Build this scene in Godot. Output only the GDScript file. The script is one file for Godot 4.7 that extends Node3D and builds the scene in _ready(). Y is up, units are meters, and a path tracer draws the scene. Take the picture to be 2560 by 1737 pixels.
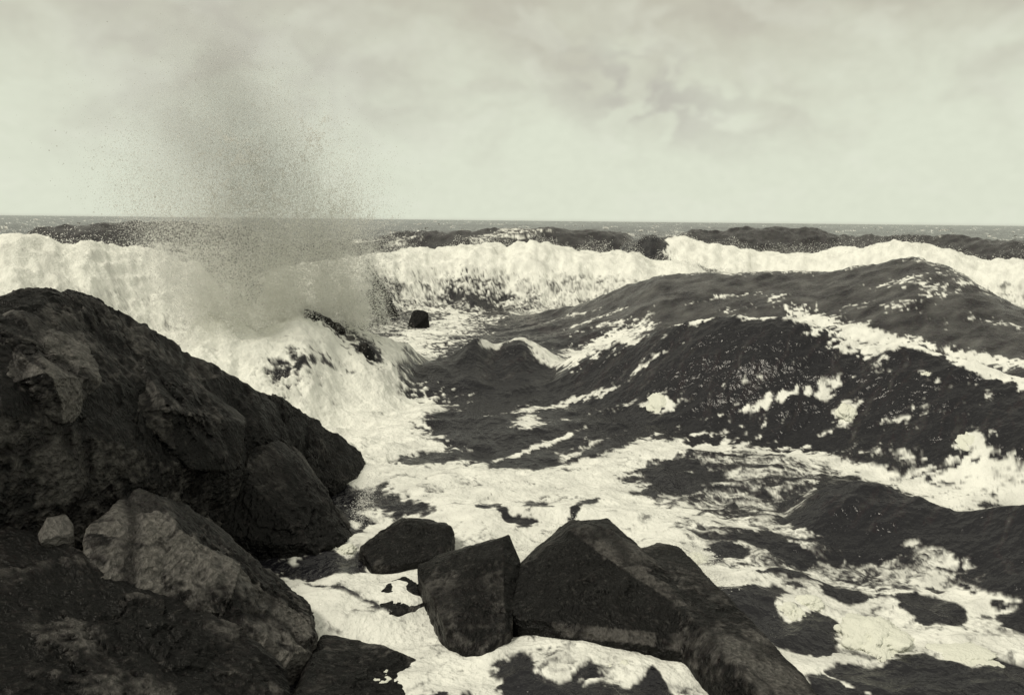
extends Node3D
# A rough sea breaking on dark rocks under a pale overcast sky. Units are metres, y is up, still water lies at y = 0.
# The sea is one height field over a fan of bearings and distances round the origin: ridges (the waves), chop and ripples, foam lying on it.

const COLS := 900
const MIDDLE := 33.0                    # close columns out to 33 degrees, wide ones beyond
const HALF := 64.0                      # the fan reaches 64 degrees to both sides of straight ahead
const NEAR_ROWS := 1010
const FAR_ROWS := 120
var near_r := 4.7
var step := 1.00345
var rows := 0
var radius := PackedFloat32Array()
var bearing_sin := PackedFloat32Array()
var bearing_cos := PackedFloat32Array()
var waves: Array = []                   # {name, front, back, round, r[], h[]}
var wave_index := {}
var bands: Array = []
var blots: Array = []
var pos := PackedVector3Array()
var foam := PackedFloat32Array()
var owner_of := PackedByteArray()
var M := {}
var taken := {}
var things := {}


func _ready() -> void:
	# ------------------------------------------------------------ camera
	var cam := Camera3D.new()
	cam.name = "camera"
	cam.position = Vector3(0, 4, 0)
	cam.rotation_degrees = Vector3(-8.62, 0, 0)
	cam.rotate_object_local(Vector3(0, 0, 1), deg_to_rad(0.60))
	cam.fov = 45.0
	cam.near = 0.1
	cam.far = 9000.0
	add_child(cam)
	# ------------------------------------------------------------ sky, sun, exposure
	var env := Environment.new()
	env.background_mode = Environment.BG_SKY
	var sky := Sky.new()
	var pano := PanoramaSkyMaterial.new()
	pano.panorama = sky_picture()
	sky.sky_material = pano
	env.sky = sky
	env.background_energy_multiplier = 0.92
	env.tonemap_mode = Environment.TONE_MAPPER_LINEAR
	env.tonemap_exposure = 1.13
	env.sdfgi_enabled = true
	env.ssao_enabled = true
	env.ssil_enabled = true
	env.volumetric_fog_enabled = true
	env.volumetric_fog_density = 0.0
	var we := WorldEnvironment.new()
	we.name = "environment"
	we.environment = env
	add_child(we)
	var sun := DirectionalLight3D.new()
	sun.name = "sun"
	sun.light_energy = 0.5
	sun.light_color = Color(1.0, 0.97, 0.9)
	sun.light_angular_distance = 14.0
	sun.shadow_enabled = true
	sun.rotation_degrees = Vector3(-52, -62, 0)
	add_child(sun)
	# ------------------------------------------------------------ the place
	make_materials()
	lay_out_waves()
	paint_foam_plan()
	build_sea()
	build_rocks()
	build_clumps()
	build_spray()


# ---------------------------------------------------------------- helpers
func numbered(called: String) -> String:
	if not taken.has(called):
		taken[called] = 0
		return called
	taken[called] += 1
	return "%s_%03d" % [called, taken[called]]


func tag(o: Node, label: String, category: String, group := "", kind := "") -> void:
	if label: o.set_meta("label", label)
	if category: o.set_meta("category", category)
	if group: o.set_meta("group", group)
	if kind: o.set_meta("kind", kind)


func put(called: String, mesh: Mesh, mat: Material, parent: Node) -> MeshInstance3D:
	var o := MeshInstance3D.new()
	o.name = numbered(called) if parent == self else called
	o.mesh = mesh
	o.material_override = mat
	parent.add_child(o, true)
	return o


func base(called: String, at: Vector3) -> Node3D:
	var o := Node3D.new()
	o.name = numbered(called)
	o.position = at
	add_child(o)
	return o


func noise(seed_: int, freq: float, octaves := 4, kind := FastNoiseLite.TYPE_SIMPLEX_SMOOTH, fractal := FastNoiseLite.FRACTAL_FBM) -> FastNoiseLite:
	var n := FastNoiseLite.new()
	n.noise_type = kind
	n.seed = seed_
	n.frequency = freq
	n.fractal_type = fractal if octaves > 1 else FastNoiseLite.FRACTAL_NONE
	n.fractal_octaves = octaves
	return n


func noise_picture(n: FastNoiseLite, size: int, low: Color, high: Color, normal := false) -> NoiseTexture2D:
	var t := NoiseTexture2D.new()
	t.width = size
	t.height = size
	t.seamless = true
	t.noise = n
	if normal:
		t.as_normal_map = true
		t.bump_strength = 6.0
	else:
		var g := Gradient.new()
		g.set_color(0, low)
		g.set_color(1, high)
		t.color_ramp = g
	return t


func sky_picture() -> ImageTexture:
	var w := 2048
	var h := 1024
	var im := Image.create(w, h, false, Image.FORMAT_RGBF)
	var big := noise(71, 1.5, 4)
	var mid := noise(72, 3.2, 5)
	var grain := noise(74, 60.0, 3)
	var wisp := noise(73, 7.0, 5, FastNoiseLite.TYPE_SIMPLEX_SMOOTH, FastNoiseLite.FRACTAL_RIDGED)
	im.fill(Color(0.5, 0.5, 0.42))
	for j in h:
		var up := (0.5 - (j + 0.5) / h) * PI
		if up < -0.01: continue
		for i in w:
			var a := ((i + 0.5) / w) * TAU
			var d := Vector3(sin(a) * cos(up), sin(up), -cos(a) * cos(up))
			var q := Vector3(d.x, d.y * 1.7, d.z)
			var s := sin(maxf(up, 0.0))
			# pale at the horizon, duller and browner overhead, torn layers of cloud between
			var warp := Vector3(mid.get_noise_3dv(q * 1.3), mid.get_noise_3dv(q * 1.3 + Vector3(9, 2, 4)), 0.0) * 0.12
			var m1 := mid.get_noise_3dv(q * 2.2 + warp + Vector3(3, 0, 0))
			var b1 := big.get_noise_3dv(q * 1.6 + warp)
			var fn := wisp.get_noise_3dv(q * 1.6 + warp * 2.0)
			var dull := smoothstep(0.07, 0.32, s + 0.08 * b1 + 0.06 * m1 + 0.02 * fn)
			var c := Color(0.695, 0.73, 0.60).lerp(Color(0.50, 0.48, 0.395), dull)
			var patch := smoothstep(0.0, 0.42, m1 + 0.4 * b1 + 0.10 * fn)
			c = c.lerp(Color(0.50, 0.49, 0.425), patch * 0.2 * smoothstep(0.02, 0.14, s))
			var bright := smoothstep(0.05, 0.5, mid.get_noise_3dv(q * 2.9 + warp * 1.5 + Vector3(0, 7, 1)) + 0.22 * fn)
			c = c.lerp(Color(0.74, 0.76, 0.645), bright * 0.3)
			# a grey drift at the left and a broken scrap of cloud right of straight ahead
			var az := wrapf(rad_to_deg(a), -180.0, 180.0)
			var el := rad_to_deg(up)
			var drift := exp(-pow((az + 17.0) / 9.0, 2.0) - pow((el - 9.0) / 6.5, 2.0)) * (0.75 + 0.8 * m1 + 0.25 * fn)
			var scrap := exp(-pow((az - 8.5 - 3.0 * b1) / 5.5, 2.0) - pow((el - 8.2 + 0.45 * (az - 8.5) * 0.6) / 2.6, 2.0)) * smoothstep(-0.1, 0.35, mid.get_noise_3dv(q * 5.0 + warp * 3.0) + 0.3 * fn)
			c = c.lerp(Color(0.46, 0.445, 0.395), clampf(0.45 * drift + 0.8 * scrap, 0.0, 0.8))
			c = c * (1.0 + 0.035 * grain.get_noise_3dv(q))
			im.set_pixel(i, j, c)
	return ImageTexture.create_from_image(im)


func make_materials() -> void:
	var water := StandardMaterial3D.new()
	water.vertex_color_use_as_albedo = true
	water.roughness = 0.22
	water.metallic_specular = 0.42
	water.heightmap_enabled = true
	water.heightmap_texture = noise_picture(noise(5, 0.02, 5), 512, Color.BLACK, Color.WHITE)
	water.heightmap_scale = 3.0
	water.uv1_triplanar = true
	water.uv1_world_triplanar = true
	water.uv1_scale = Vector3(0.7, 0.7, 0.7)
	M.water = water
	var froth := StandardMaterial3D.new()
	froth.vertex_color_use_as_albedo = true
	froth.roughness = 0.95
	froth.metallic_specular = 0.25
	froth.heightmap_enabled = true
	froth.heightmap_texture = noise_picture(noise(6, 0.03, 5, FastNoiseLite.TYPE_CELLULAR), 512, Color.BLACK, Color.WHITE)
	froth.heightmap_scale = 3.0
	froth.uv1_triplanar = true
	froth.uv1_world_triplanar = true
	froth.uv1_scale = Vector3(0.8, 0.8, 0.8)
	M.foam = froth
	var rock := StandardMaterial3D.new()
	rock.vertex_color_use_as_albedo = true
	rock.roughness_texture = noise_picture(noise(8, 0.012, 5), 512, Color(0.28, 0.28, 0.28), Color(0.72, 0.72, 0.72))
	rock.albedo_texture = noise_picture(noise(10, 0.03, 6), 1024, Color(0.42, 0.42, 0.42), Color(1, 1, 1))
	rock.metallic_specular = 0.33
	rock.heightmap_enabled = true
	rock.heightmap_texture = noise_picture(noise(9, 0.015, 6, FastNoiseLite.TYPE_SIMPLEX_SMOOTH, FastNoiseLite.FRACTAL_RIDGED), 1024, Color.BLACK, Color.WHITE)
	rock.heightmap_scale = 4.0
	rock.uv1_triplanar = true
	rock.uv1_world_triplanar = true
	rock.uv1_scale = Vector3(0.55, 0.55, 0.55)
	M.rock = rock
	var drop := StandardMaterial3D.new()
	drop.albedo_color = Color(0.985, 0.985, 0.97)
	drop.roughness = 0.6
	drop.backlight_enabled = true
	drop.backlight = Color(1.0, 1.0, 0.99)
	M.drop = drop
	var clump := StandardMaterial3D.new()
	clump.albedo_color = Color(0.91, 0.915, 0.87)
	clump.roughness = 0.95
	clump.heightmap_enabled = true
	clump.heightmap_texture = froth.heightmap_texture
	clump.heightmap_scale = 1.2
	clump.uv1_triplanar = true
	clump.uv1_world_triplanar = true
	clump.uv1_scale = Vector3(2, 2, 2)
	M.clump = clump


# ---------------------------------------------------------------- waves
func bearing(c: float) -> float:
	var edge := 36.0
	if c < edge: return -HALF + (HALF - MIDDLE) * c / edge
	if c > COLS - edge: return HALF - (HALF - MIDDLE) * (COLS - c) / edge
	return -MIDDLE + 2.0 * MIDDLE * (c - edge) / (COLS - 2.0 * edge)


func ridge(called: String, front: float, back: float, roundness: float, p: Array) -> void:
	var r := PackedFloat32Array()
	var h := PackedFloat32Array()
	r.resize(COLS + 1)
	h.resize(COLS + 1)
	var n := p.size() / 3
	for c in COLS + 1:
		var a := bearing(c)
		var k := 0
		while k < n - 2 and a > p[(k + 1) * 3]: k += 1
		var a0: float = p[k * 3]
		var a1: float = p[k * 3 + 3]
		var f := clampf((a - a0) / (a1 - a0), 0.0, 1.0)
		r[c] = lerpf(p[k * 3 + 1], p[k * 3 + 4], f)
		var fade := smoothstep(0.0, 3.2, a - p[0]) * smoothstep(0.0, 3.2, p[n * 3 - 3] - a)
		h[c] = lerpf(p[k * 3 + 2], p[k * 3 + 5], f) * fade
	if roundness > 0.85:
		var uneven := noise(called.length() * 7 + 3, 0.55, 4)
		for c in COLS + 1:
			var a := deg_to_rad(bearing(c))
			h[c] *= 1.0 + 0.12 * uneven.get_noise_2d(r[c] * sin(a), r[c])
			r[c] += 1.2 * uneven.get_noise_2d(r[c] * sin(a) * 0.5 + 40.0, 0.0)
	if "far" in called:
		var broken := noise(called.length() * 5 + 1, 0.09, 4)
		for c in COLS + 1:
			var a := deg_to_rad(bearing(c))
			h[c] *= 0.93 + 0.15 * broken.get_noise_2d(r[c] * sin(a), 3.0)
			r[c] += 3.5 * broken.get_noise_2d(r[c] * sin(a) * 0.5, 50.0)
	var hs := h.duplicate()
	for c in range(2, COLS - 1):
		hs[c] = (h[c - 2] + h[c - 1] + h[c] + h[c + 1] + h[c + 2]) / 5.0
	wave_index[called] = waves.size()
	waves.append({"name": called, "front": front, "back": back, "round": roundness, "r": r, "h": hs, "bands": [], "haze_tint": 0.15 if called == "second" else 0.1 if called in ["far_dark", "far_right", "left_far"] else 0.0})


func band(called: String, from: float, to: float, front: float, back: float, value: float, lump: float, ragged: float) -> void:
	waves[wave_index[called]].bands.append([from, to, front, back, value, lump, ragged])


func blot(value: float, lump: float, ragged: float, p: Array) -> void:
	var pts := PackedVector2Array()
	var lo := Vector2(1e9, 1e9)
	var hi := Vector2(-1e9, -1e9)
	var r_lo := 1e9
	var r_hi := 0.0
	for k in range(0, p.size(), 2):
		var v := Vector2(p[k], p[k + 1])
		pts.append(v)
		lo = lo.min(v)
		hi = hi.max(v)
		r_hi = maxf(r_hi, v.length())
		r_lo = minf(r_lo, v.length())
	var reach := ragged * 2.0 * maxf(r_lo / 10.0, 0.6)
	blots.append({"v": value, "lump": lump, "rag": ragged, "p": pts, "lo": lo - Vector2(reach, reach), "hi": hi + Vector2(reach, reach), "r0": r_lo * 0.96 - reach, "r1": r_hi + reach})


func lay_out_waves() -> void:
	ridge("right_big", 3.2, 3.0, 0.6, [0.57, 21.5, 0.03, 2.09, 21, 0.27, 3.91, 20.5, 0.55, 7.19, 19.8, 1.19, 10.13, 19.2, 1.61, 13.01, 18.8, 1.88, 15.84, 18.5, 2.01, 18.06, 18.3, 2.02, 20.81, 18, 1.8, 22.97, 17.6, 1.59, 24.74, 17.4, 1.7, 26.49, 17.2, 1.68, 28.93, 16.8, 1.58, 31.81, 16.4, 1.5, 35.59, 16, 1.48, 70.00, 16.32, 0.89])
	ridge("left_small", 3.0, 2.2, 0.35, [-9.75, 20, -0.05, -8.55, 20.2, 0.08, -6.13, 20.6, 0.41, -4.01, 21, 0.71, -2.50, 21.2, 1.06, -1.13, 21.4, 0.77, 0.54, 21.6, 0.97, 2.37, 21.8, 0.69, 4.22, 22, 0.2, 6.07, 22, -0.26])
	ridge("second", 9.0, 5.0, 0.6, [-2.50, 33, -0.16, 1.13, 33, 0.21, 4.73, 32.5, 0.82, 7.09, 32, 1.4, 8.55, 31.5, 1.82, 10.00, 31, 2.09, 12.88, 30.6, 2.18, 15.70, 30.3, 2.21, 19.77, 30, 2.44, 22.35, 29.7, 2.68, 25.58, 29.2, 2.92, 27.29, 28.8, 2.76, 29.01, 28, 2.3, 31.45, 27, 1.81, 35.33, 25.5, 1.21, 70.00, 26.01, 0.73])
	ridge("breaker", 6.5, 5.0, 0.9, [-19.75, 40, 1.12, -17.02, 40, 1.5, -14.79, 40.3, 1.75, -12.51, 40.6, 2.02, -10.20, 41, 2.17, -8.45, 42, 2.39, -6.09, 42.5, 2.64, -1.93, 43, 2.79, 1.06, 43, 2.79, 4.05, 42.5, 2.65, 7.02, 42, 2.42, 9.38, 42, 2.18, 11.71, 42, 1.96, 14.29, 41.5, 1.71, 17.09, 41, 1.48])
	ridge("spill", 6.0, 6.0, 0.9, [4.95, 52, 2.17, 7.58, 52, 2.79, 9.61, 51, 3.31, 11.64, 50, 2.97, 14.21, 49.5, 2.61, 17.01, 49, 2.28, 19.70, 48, 2.35, 22.28, 47, 2.77, 23.52, 46, 3.12, 25.52, 45, 2.99, 28.40, 44, 2.72, 31.25, 43, 2.29, 35.03, 41, 1.8, 70.00, 41.82, 1.08])
	ridge("far_dark", 9, 8, 0.7, [-15.30, 68, 2.29, -10.18, 68, 2.77, -7.85, 67, 3.15, -4.90, 66, 3.3, -0.44, 65, 3.56, 2.53, 64.5, 3.66, 5.50, 64, 3.54, 9.02, 63, 3.4, 9.90, 62.5, 3.25, 10.78, 62, 2.71])
	ridge("far_right", 12, 12, 0.6, [8.46, 92, 2.26, 11.61, 90, 3.19, 15.54, 90, 3.62, 18.27, 90, 3.5, 20.93, 88, 3.22, 23.48, 85, 3.39, 25.94, 82, 3.31, 29.46, 80, 3.11, 34.81, 78, 2.91, 70.00, 79.56, 1.75])
	ridge("peak", 6, 6, 0.3, [-1.04, 120, 3.48, -0.15, 120, 4.3, 0.44, 120, 5.05, 1.04, 120, 4.39, 2.23, 120, 3.55])
	ridge("left_white", 6, 6, 0.9, [-70.00, 31, 1.82, -36.65, 31, 3.04, -33.83, 31.5, 3.21, -31.27, 32, 3.25, -29.04, 32.5, 3.21, -26.72, 33, 3.05, -24.29, 33.5, 2.91, -22.29, 34, 2.65, -20.24, 34.5, 2.2, -17.59, 35, 1.46])
	ridge("left_far", 9, 9, 0.6, [-32.55, 58, 2.92, -29.90, 58, 3.31, -27.59, 58, 3.56, -24.94, 58, 3.83, -21.68, 58, 3.83, -19.07, 58, 3.72, -17.19, 58, 3.59, -14.16, 59, 3.26])
	ridge("surge", 4.2, 4.5, 0.9, [-23.84, 18, 1.59, -21.47, 18.5, 1.77, -18.78, 19, 1.79, -16.58, 19.5, 1.64, -14.32, 20, 1.7, -12.03, 20.5, 1.49, -9.39, 21, 1.34, -7.32, 21.6, 0.88, -5.83, 22, 0.35, -4.32, 22.4, -0.33])
	ridge("near_right", 1.9, 1.6, 0.6, [16.56, 12.1, -0.31, 18.52, 12.05, -0.06, 20.13, 12, 0.22, 21.44, 11.95, 0.46, 23.29, 11.9, 0.55, 25.15, 11.8, 0.53, 27.22, 11.6, 0.49, 28.97, 11.4, 0.47, 30.84, 11.3, 0.61, 32.51, 11.2, 0.73, 36.28, 11, 0.88, 70.00, 11.22, 0.53])
	band("breaker", -17.55, 13.99, 7.5, 2.2, 1.0, 0.22, 0.9)
	band("breaker", -17.55, 13.99, 3.0, 1.0, 1.2, 0.2, 0.6)
	band("spill", 9.54, 51.84, 8.5, 1.0, 0.98, 0.2, 0.8)
	band("spill", 9.54, 51.84, 3.0, 1.5, 1.2, 0.22, 0.8)
	band("left_white", -53.37, -15.34, 8.0, 1.0, 1.1, 0.22, 0.8)
	band("surge", -24.85, -6.98, 8.5, 5.0, 1.1, 0.26, 0.9)
	band("right_big", 1.08, 9.97, 0.35, 2.6, 1.05, 0.1, 0.5)
	band("right_big", 9.39, 18.40, 0.1, 0.6, 1.35, 0.06, 0.22)
	band("right_big", 17.59, 51.84, 0.25, 2.4, 1.4, 0.1, 0.3)
	band("left_small", -3.12, 4.67, 0.15, 2.0, 1.1, 0.08, 0.4)
	band("second", 6.45, 51.84, 0.2, 1.2, 0.9, 0.1, 0.5)
	band("near_right", 15.67, 51.84, 0.02, 0.9, 1.05, 0.04, 0.15)
	band("peak", -0.42, 1.53, 3.5, -0.5, 1.1, 0.1, 1.0)


func paint_foam_plan() -> void:
	blot(1.1, 0.1, 0.5, [-5.58, -36.07, -3.21, -37.36, -0.26, -37.8, -0.75, -33.19, -1.37, -29.59, -1.83, -26.14, -2.32, -21.56, -2.75, -18.66, -3.21, -18.71, -3.51, -19.89])
	blot(0.35, 0.02, 0.5, [-2.91, -38.65, -1.28, -38.5, -0.25, -37.32, -0.99, -35.53, -2.02, -37.15, -2.85, -37.83])
	blot(1.15, 0.12, 0.4, [-5.97, -16.45, -5.57, -17.43, -5.1, -18.41, -4.23, -19.83, -3.28, -19.18, -2.84, -18.2, -1.62, -18.77, -1.13, -17.46, -1.54, -16.27, -1.32, -15.24, -0.79, -14.64, -1.17, -13.53, -2.01, -12.76, -2.43, -14.01, -3.05, -14.85, -4.02, -16.25, -4.54, -16.26, -5.28, -16.43])
	blot(0.1, 0, 0.25, [-8.69, -34.81, -8, -34.2, -3.92, -19.86, -4.03, -19.37, -4.38, -19.12, -4.75, -19.43])
	blot(0.1, 0, 0.3, [-6.22, -35.99, -5.93, -37.15, -6.32, -38.4, -5.5, -37.58, -4.46, -34.07, -4.82, -32.83])
	blot(0.1, 0, 0.25, [-4, -31.79, -4.29, -36.11, -3.3, -35.15, -3.43, -30.53])
	blot(0.25, 0, 0.2, [-3.71, -19.31, -3.31, -19.36, -2.92, -18.88, -3.09, -18.59, -3.43, -18.87])
	blot(0.45, 0, 0.25, [-4.93, -16.42, -4.41, -17.14, -3.83, -17.87, -4.19, -16.99, -4.59, -16.43])
	blot(1.15, 0.02, 0.15, [1.87, -28.66, 2.88, -28.82, 3.92, -28.86, 3.92, -28.98, 2.88, -29.36, 1.86, -28.82])
	blot(1.05, 0.02, 0.15, [2.15, -27.42, 3.18, -27.4, 4.25, -27.01, 4.25, -27.13, 3.2, -28.08, 2.16, -27.64])
	blot(1.1, 0.05, 0.3, [0.43, -21.12, 1.49, -25.9, 3.41, -27.13, 4.36, -26.85, 4.36, -25.94, 2.44, -19.31, 1.48, -20.05, 0.88, -20.98])
	blot(1.15, 0.02, 0.2, [6.72, -26.15, 7.92, -26.02, 8.69, -26.34, 8.7, -26.4, 7.96, -26.24, 6.73, -26.19])
	blot(1.05, 0.02, 0.2, [11.42, -24.2, 12.12, -24.19, 11.63, -23.92, 11.63, -23.81, 12.42, -24.71, 11.46, -24.34])
	blot(1.05, 0.02, 0.2, [12.11, -23.82, 13.02, -24.16, 12.69, -23.79, 12.7, -23.73, 13.33, -24.76, 12.14, -23.92])
	blot(1.0, 0.02, 0.2, [11.3, -23.39, 12.17, -23.45, 12.19, -23.5, 11.32, -23.45])
	blot(1.4, 0.06, 0.15, [8.23, -25.48, 8.9, -25.32, 9.39, -24.1, 10.07, -22.71, 10.76, -21.63, 11.33, -20.54, 12.04, -19.48, 13.25, -18.58, 12.75, -17.83, 11.7, -18.87, 11.1, -20.1, 10.58, -21.25, 10.09, -21.91, 9.43, -22.26, 8.96, -23.58, 8.26, -24.95])
	blot(1.05, 0.03, 0.15, [5.68, -27.11, 6.83, -27.19, 7.96, -27.2, 7.98, -27.26, 6.88, -27.45, 5.68, -27.17])
	blot(1.0, 0.03, 0.2, [9.09, -25.08, 10.21, -24.32, 10.95, -23.16, 11.59, -21.99, 11.62, -22.04, 11.05, -23.34, 10.3, -24.55, 9.11, -25.16])
	blot(1.0, 0.03, 0.2, [10.6, -25.33, 11.46, -24.89, 12.35, -24.9, 12.37, -24.96, 11.54, -25.12, 10.63, -25.41])
	blot(1.0, 0.03, 0.2, [12.13, -22.16, 12.79, -21.48, 13.52, -20.62, 13.57, -20.69, 12.93, -21.7, 12.16, -22.21])
	blot(1.0, 0.03, 0.15, [1.09, -30.38, 2.07, -30.59, 3.13, -30.12, 3.14, -30.24, 2.08, -31.19, 1.08, -30.54])
	blot(0.8, 0.02, 0.12, [1.64, -18.09, 2.51, -18.05, 3.25, -17.97, 3.8, -18, 3.8, -18.02, 3.23, -18.05, 2.49, -18.13, 1.64, -18.11])
	blot(0.8, 0.02, 0.12, [3.03, -16.59, 4.03, -16.37, 5.1, -16.22, 5.79, -16.26, 5.78, -16.26, 5.1, -16.26, 4.03, -16.43, 3.03, -16.61])
	blot(0.75, 0.02, 0.12, [0.88, -16.34, 1.85, -17.12, 2.67, -17.21, 2.67, -17.23, 1.84, -17.28, 0.88, -16.4])
	blot(0.8, 0.02, 0.12, [6.4, -14.33, 6.99, -14.13, 7.61, -13.94, 7.62, -13.96, 6.99, -14.17, 6.4, -14.34])
	blot(0.8, 0.02, 0.12, [7, -14.72, 7.54, -14.41, 8.08, -13.88, 8.09, -13.9, 7.56, -14.46, 7, -14.72])
	blot(1.1, 0.02, 0.12, [-0.71, -16.42, 0.19, -17.18, 1.37, -18.07, 2.31, -18.05, 2.3, -18.09, 1.35, -18.39, 0.17, -17.7, -0.72, -16.54])
	blot(1.15, 0.02, 0.15, [-0.09, -16.34, 0.41, -16.92, 0.69, -15.93, 0.38, -15.48, 0, -15.7])
	blot(1.05, 0.02, 0.12, [2.31, -18.03, 2.88, -18.01, 3.35, -18.11, 3.35, -18.13, 2.86, -18.12, 2.3, -18.05])
	blot(0.9, 0.02, 0.12, [3.01, -18.35, 3.23, -18.46, 3.69, -18.41, 3.68, -18.44, 3.21, -18.56, 3.01, -18.38])
	blot(1.1, 0.02, 0.15, [2.58, -15.37, 3.42, -15.83, 4.25, -15.8, 5.06, -15.71, 5.68, -15.62, 5.68, -15.64, 5.06, -15.79, 4.25, -15.88, 3.43, -15.96, 2.58, -15.45])
	blot(0.95, 0.02, 0.15, [3.51, -15.49, 4.49, -15.42, 5.26, -15.3, 5.26, -15.32, 4.5, -15.5, 3.52, -15.53])
	blot(1.05, 0.03, 0.15, [5.63, -15.6, 5.94, -15.69, 6.19, -15.7, 6.41, -15.53, 6.17, -15.39, 5.78, -15.43])
	blot(1.15, 0.03, 0.12, [5.85, -14.8, 6.21, -15.05, 6.38, -15.09, 6.23, -14.8, 5.98, -14.71])
	blot(0.95, 0.02, 0.12, [5.55, -14.69, 5.92, -14.63, 6.2, -14.6, 6.21, -14.62, 5.92, -14.67, 5.54, -14.69])
	blot(1.1, 0.03, 0.2, [6.82, -16.07, 7.1, -15.84, 6.91, -15.16, 6.78, -15.35, 6.75, -15.78])
	blot(0.85, 0.02, 0.2, [6.92, -14.34, 7.36, -14.16, 7.82, -14.07, 7.83, -14.09, 7.39, -14.26, 6.92, -14.36])
	blot(0.8, 0.02, 0.2, [6.97, -13.91, 7.59, -13.72, 8.05, -13.67, 8.04, -13.67, 7.59, -13.76, 6.96, -13.92])
	blot(1.1, 0.03, 0.15, [7.23, -13.12, 7.44, -13.12, 7.53, -12.97, 7.37, -12.85, 7.21, -12.93])
	blot(1.14, 0.055, 0.3, [-2.26, -13.47, -1.2, -13.91, -0.22, -13.56, 0.76, -14, 1.28, -14.72, 2.27, -15.56, 2.94, -15.1, 4.35, -14.9, 5.63, -14.25, 5.9, -13.79, 6.97, -12.99, 7.71, -12.49, 8.58, -11.83, 8.09, -11.03, 7.31, -11.47, 6.9, -11.56, 6.28, -11.34, 6.09, -11.85, 5.84, -12.46, 5.53, -12.86, 4.94, -12.78, 4.01, -11.01, 3.65, -10.97, 3.52, -10.63, 4.03, -9.87, 4.89, -9.63, 5.2, -9.03, 5.25, -8.58, 5.53, -7.97, 5.62, -7.44, 4.84, -6.57, 2.02, -6.51, -0.75, -6.48, -1.66, -6.45, -2.69, -8.71, -2.48, -9.85, -2, -10.8, -2.43, -12.1, -3.35, -13.45])
	blot(0.72, 0.03, 0.3, [1.97, -12.89, 3.08, -14.21, 4.17, -14.26, 5.06, -13.48, 4.18, -10.93, 3.65, -11.05, 2.85, -10.77, 2.52, -11.47, 2.08, -11.84])
	blot(0.78, 0.03, 0.3, [2.34, -10.6, 3.56, -10.79, 4.03, -9.87, 4.88, -9.61, 5.16, -8.94, 5.22, -8.6, 4.59, -8.75, 3.66, -8.87, 2.77, -9.21, 2.31, -9.44])
	blot(0.22, 0, 0.15, [-1.61, -17.02, -1.33, -17.67, -0.86, -16.86, -0.57, -16.13, -1, -15.43, -1.41, -15.4])
	blot(0, 0, 0.12, [-0.83, -14.02, -0.4, -14.81, 0.33, -15.38, 1.09, -15.58, 1.5, -15.87, 0.8, -14.7, 0.16, -14.38, -0.45, -13.89])
	blot(0, 0, 0.1, [-0.39, -13.25, -0.07, -14.1, 0.62, -14.29, 0.86, -13.65, 0.4, -13.13, 0.01, -13.36])
	blot(0.3, 0, 0.12, [-1.95, -13.62, -1.54, -14.26, -0.8, -14.22, -0.92, -13.61, -1.44, -13.3])
	blot(0, 0, 0.1, [1.06, -13.86, 1.6, -14.79, 2.44, -15.59, 2.05, -14.52, 1.44, -13.93])
	blot(1.2, 0.03, 0.08, [-0.37, -13.74, 0.32, -14.42, 1.07, -15.12, 1.5, -15.83, 1.5, -15.89, 1.07, -15.36, 0.31, -14.66, -0.37, -13.78])
	blot(0.45, 0, 0.15, [1.68, -12.77, 2.22, -13.6, 3.07, -14.15, 3.56, -13.95, 2.79, -13.13, 2.15, -12.68])
	blot(0.12, 0, 0.1, [1.84, -12.18, 2.38, -12.8, 3.2, -13.38, 3.53, -12.95, 2.67, -12.21, 2.03, -11.95])
	blot(0, 0, 0.06, [-0.47, -11.07, -0.21, -11.02, 0, -10.66, 0.27, -10.6, 0.07, -10.56, 0.07, -10.5, 0.34, -10.73, 0.03, -10.88, -0.19, -11.26, -0.48, -11.13])
	blot(0.0, 0, 0.06, [0.81, -10.63, 0.92, -10.94, 1.04, -11.21, 1.31, -11.59, 1.31, -11.65, 1.02, -11.43, 0.86, -11.09, 0.79, -10.65])
	blot(0.45, 0, 0.12, [0.1, -11.36, 0.55, -11.59, 0.62, -11.14, 0.25, -10.96])
	blot(0.12, 0, 0.08, [3.03, -11.51, 3.26, -11.9, 3.43, -11.27, 3.23, -11.1])
	blot(0.5, 0, 0.1, [2.31, -10.73, 2.85, -11.22, 3.44, -11.6, 3.99, -11.04, 4, -11.06, 3.48, -11.76, 2.86, -11.36, 2.32, -10.77])
	blot(0.4, 0, 0.2, [-2.5, -12.08, -1.97, -12.1, -1.31, -11.53, -0.96, -11.08, -1.56, -11.07, -2.03, -11.32])
	blot(0, 0, 0.1, [3.61, -10.79, 4.03, -10.96, 4.87, -12.53, 4.71, -10.93, 5.01, -10.66, 5.29, -10.28, 5.48, -9.88, 5.77, -9.67, 8.02, -10.93, 5.86, -7.81, 5.5, -8.5, 5.35, -8.85, 5.32, -9.22, 4.94, -9.74, 4.39, -10.11, 3.91, -10.28])
	blot(0.5, 0, 0.15, [5.54, -14.22, 6.1, -13.4, 6.49, -12.7, 6.8, -12.35, 6.82, -12.39, 6.56, -12.8, 6.16, -13.5, 5.55, -14.24])
	blot(0, 0, 0.06, [2.38, -9.88, 2.68, -10.09, 3.04, -9.93, 2.81, -9.64, 2.47, -9.67])
	blot(0.05, 0, 0.06, [2.81, -10.26, 3.33, -10.4, 3.54, -10.01, 3.75, -9.68, 3.48, -9.5, 3.19, -9.92])
	blot(0, 0, 0.05, [4.11, -9.99, 4.5, -9.95, 4.76, -9.58, 4.43, -9.47, 4.07, -9.61])
	blot(0.1, 0, 0.05, [3.86, -9.74, 4.08, -9.7, 3.9, -9.49])
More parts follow.
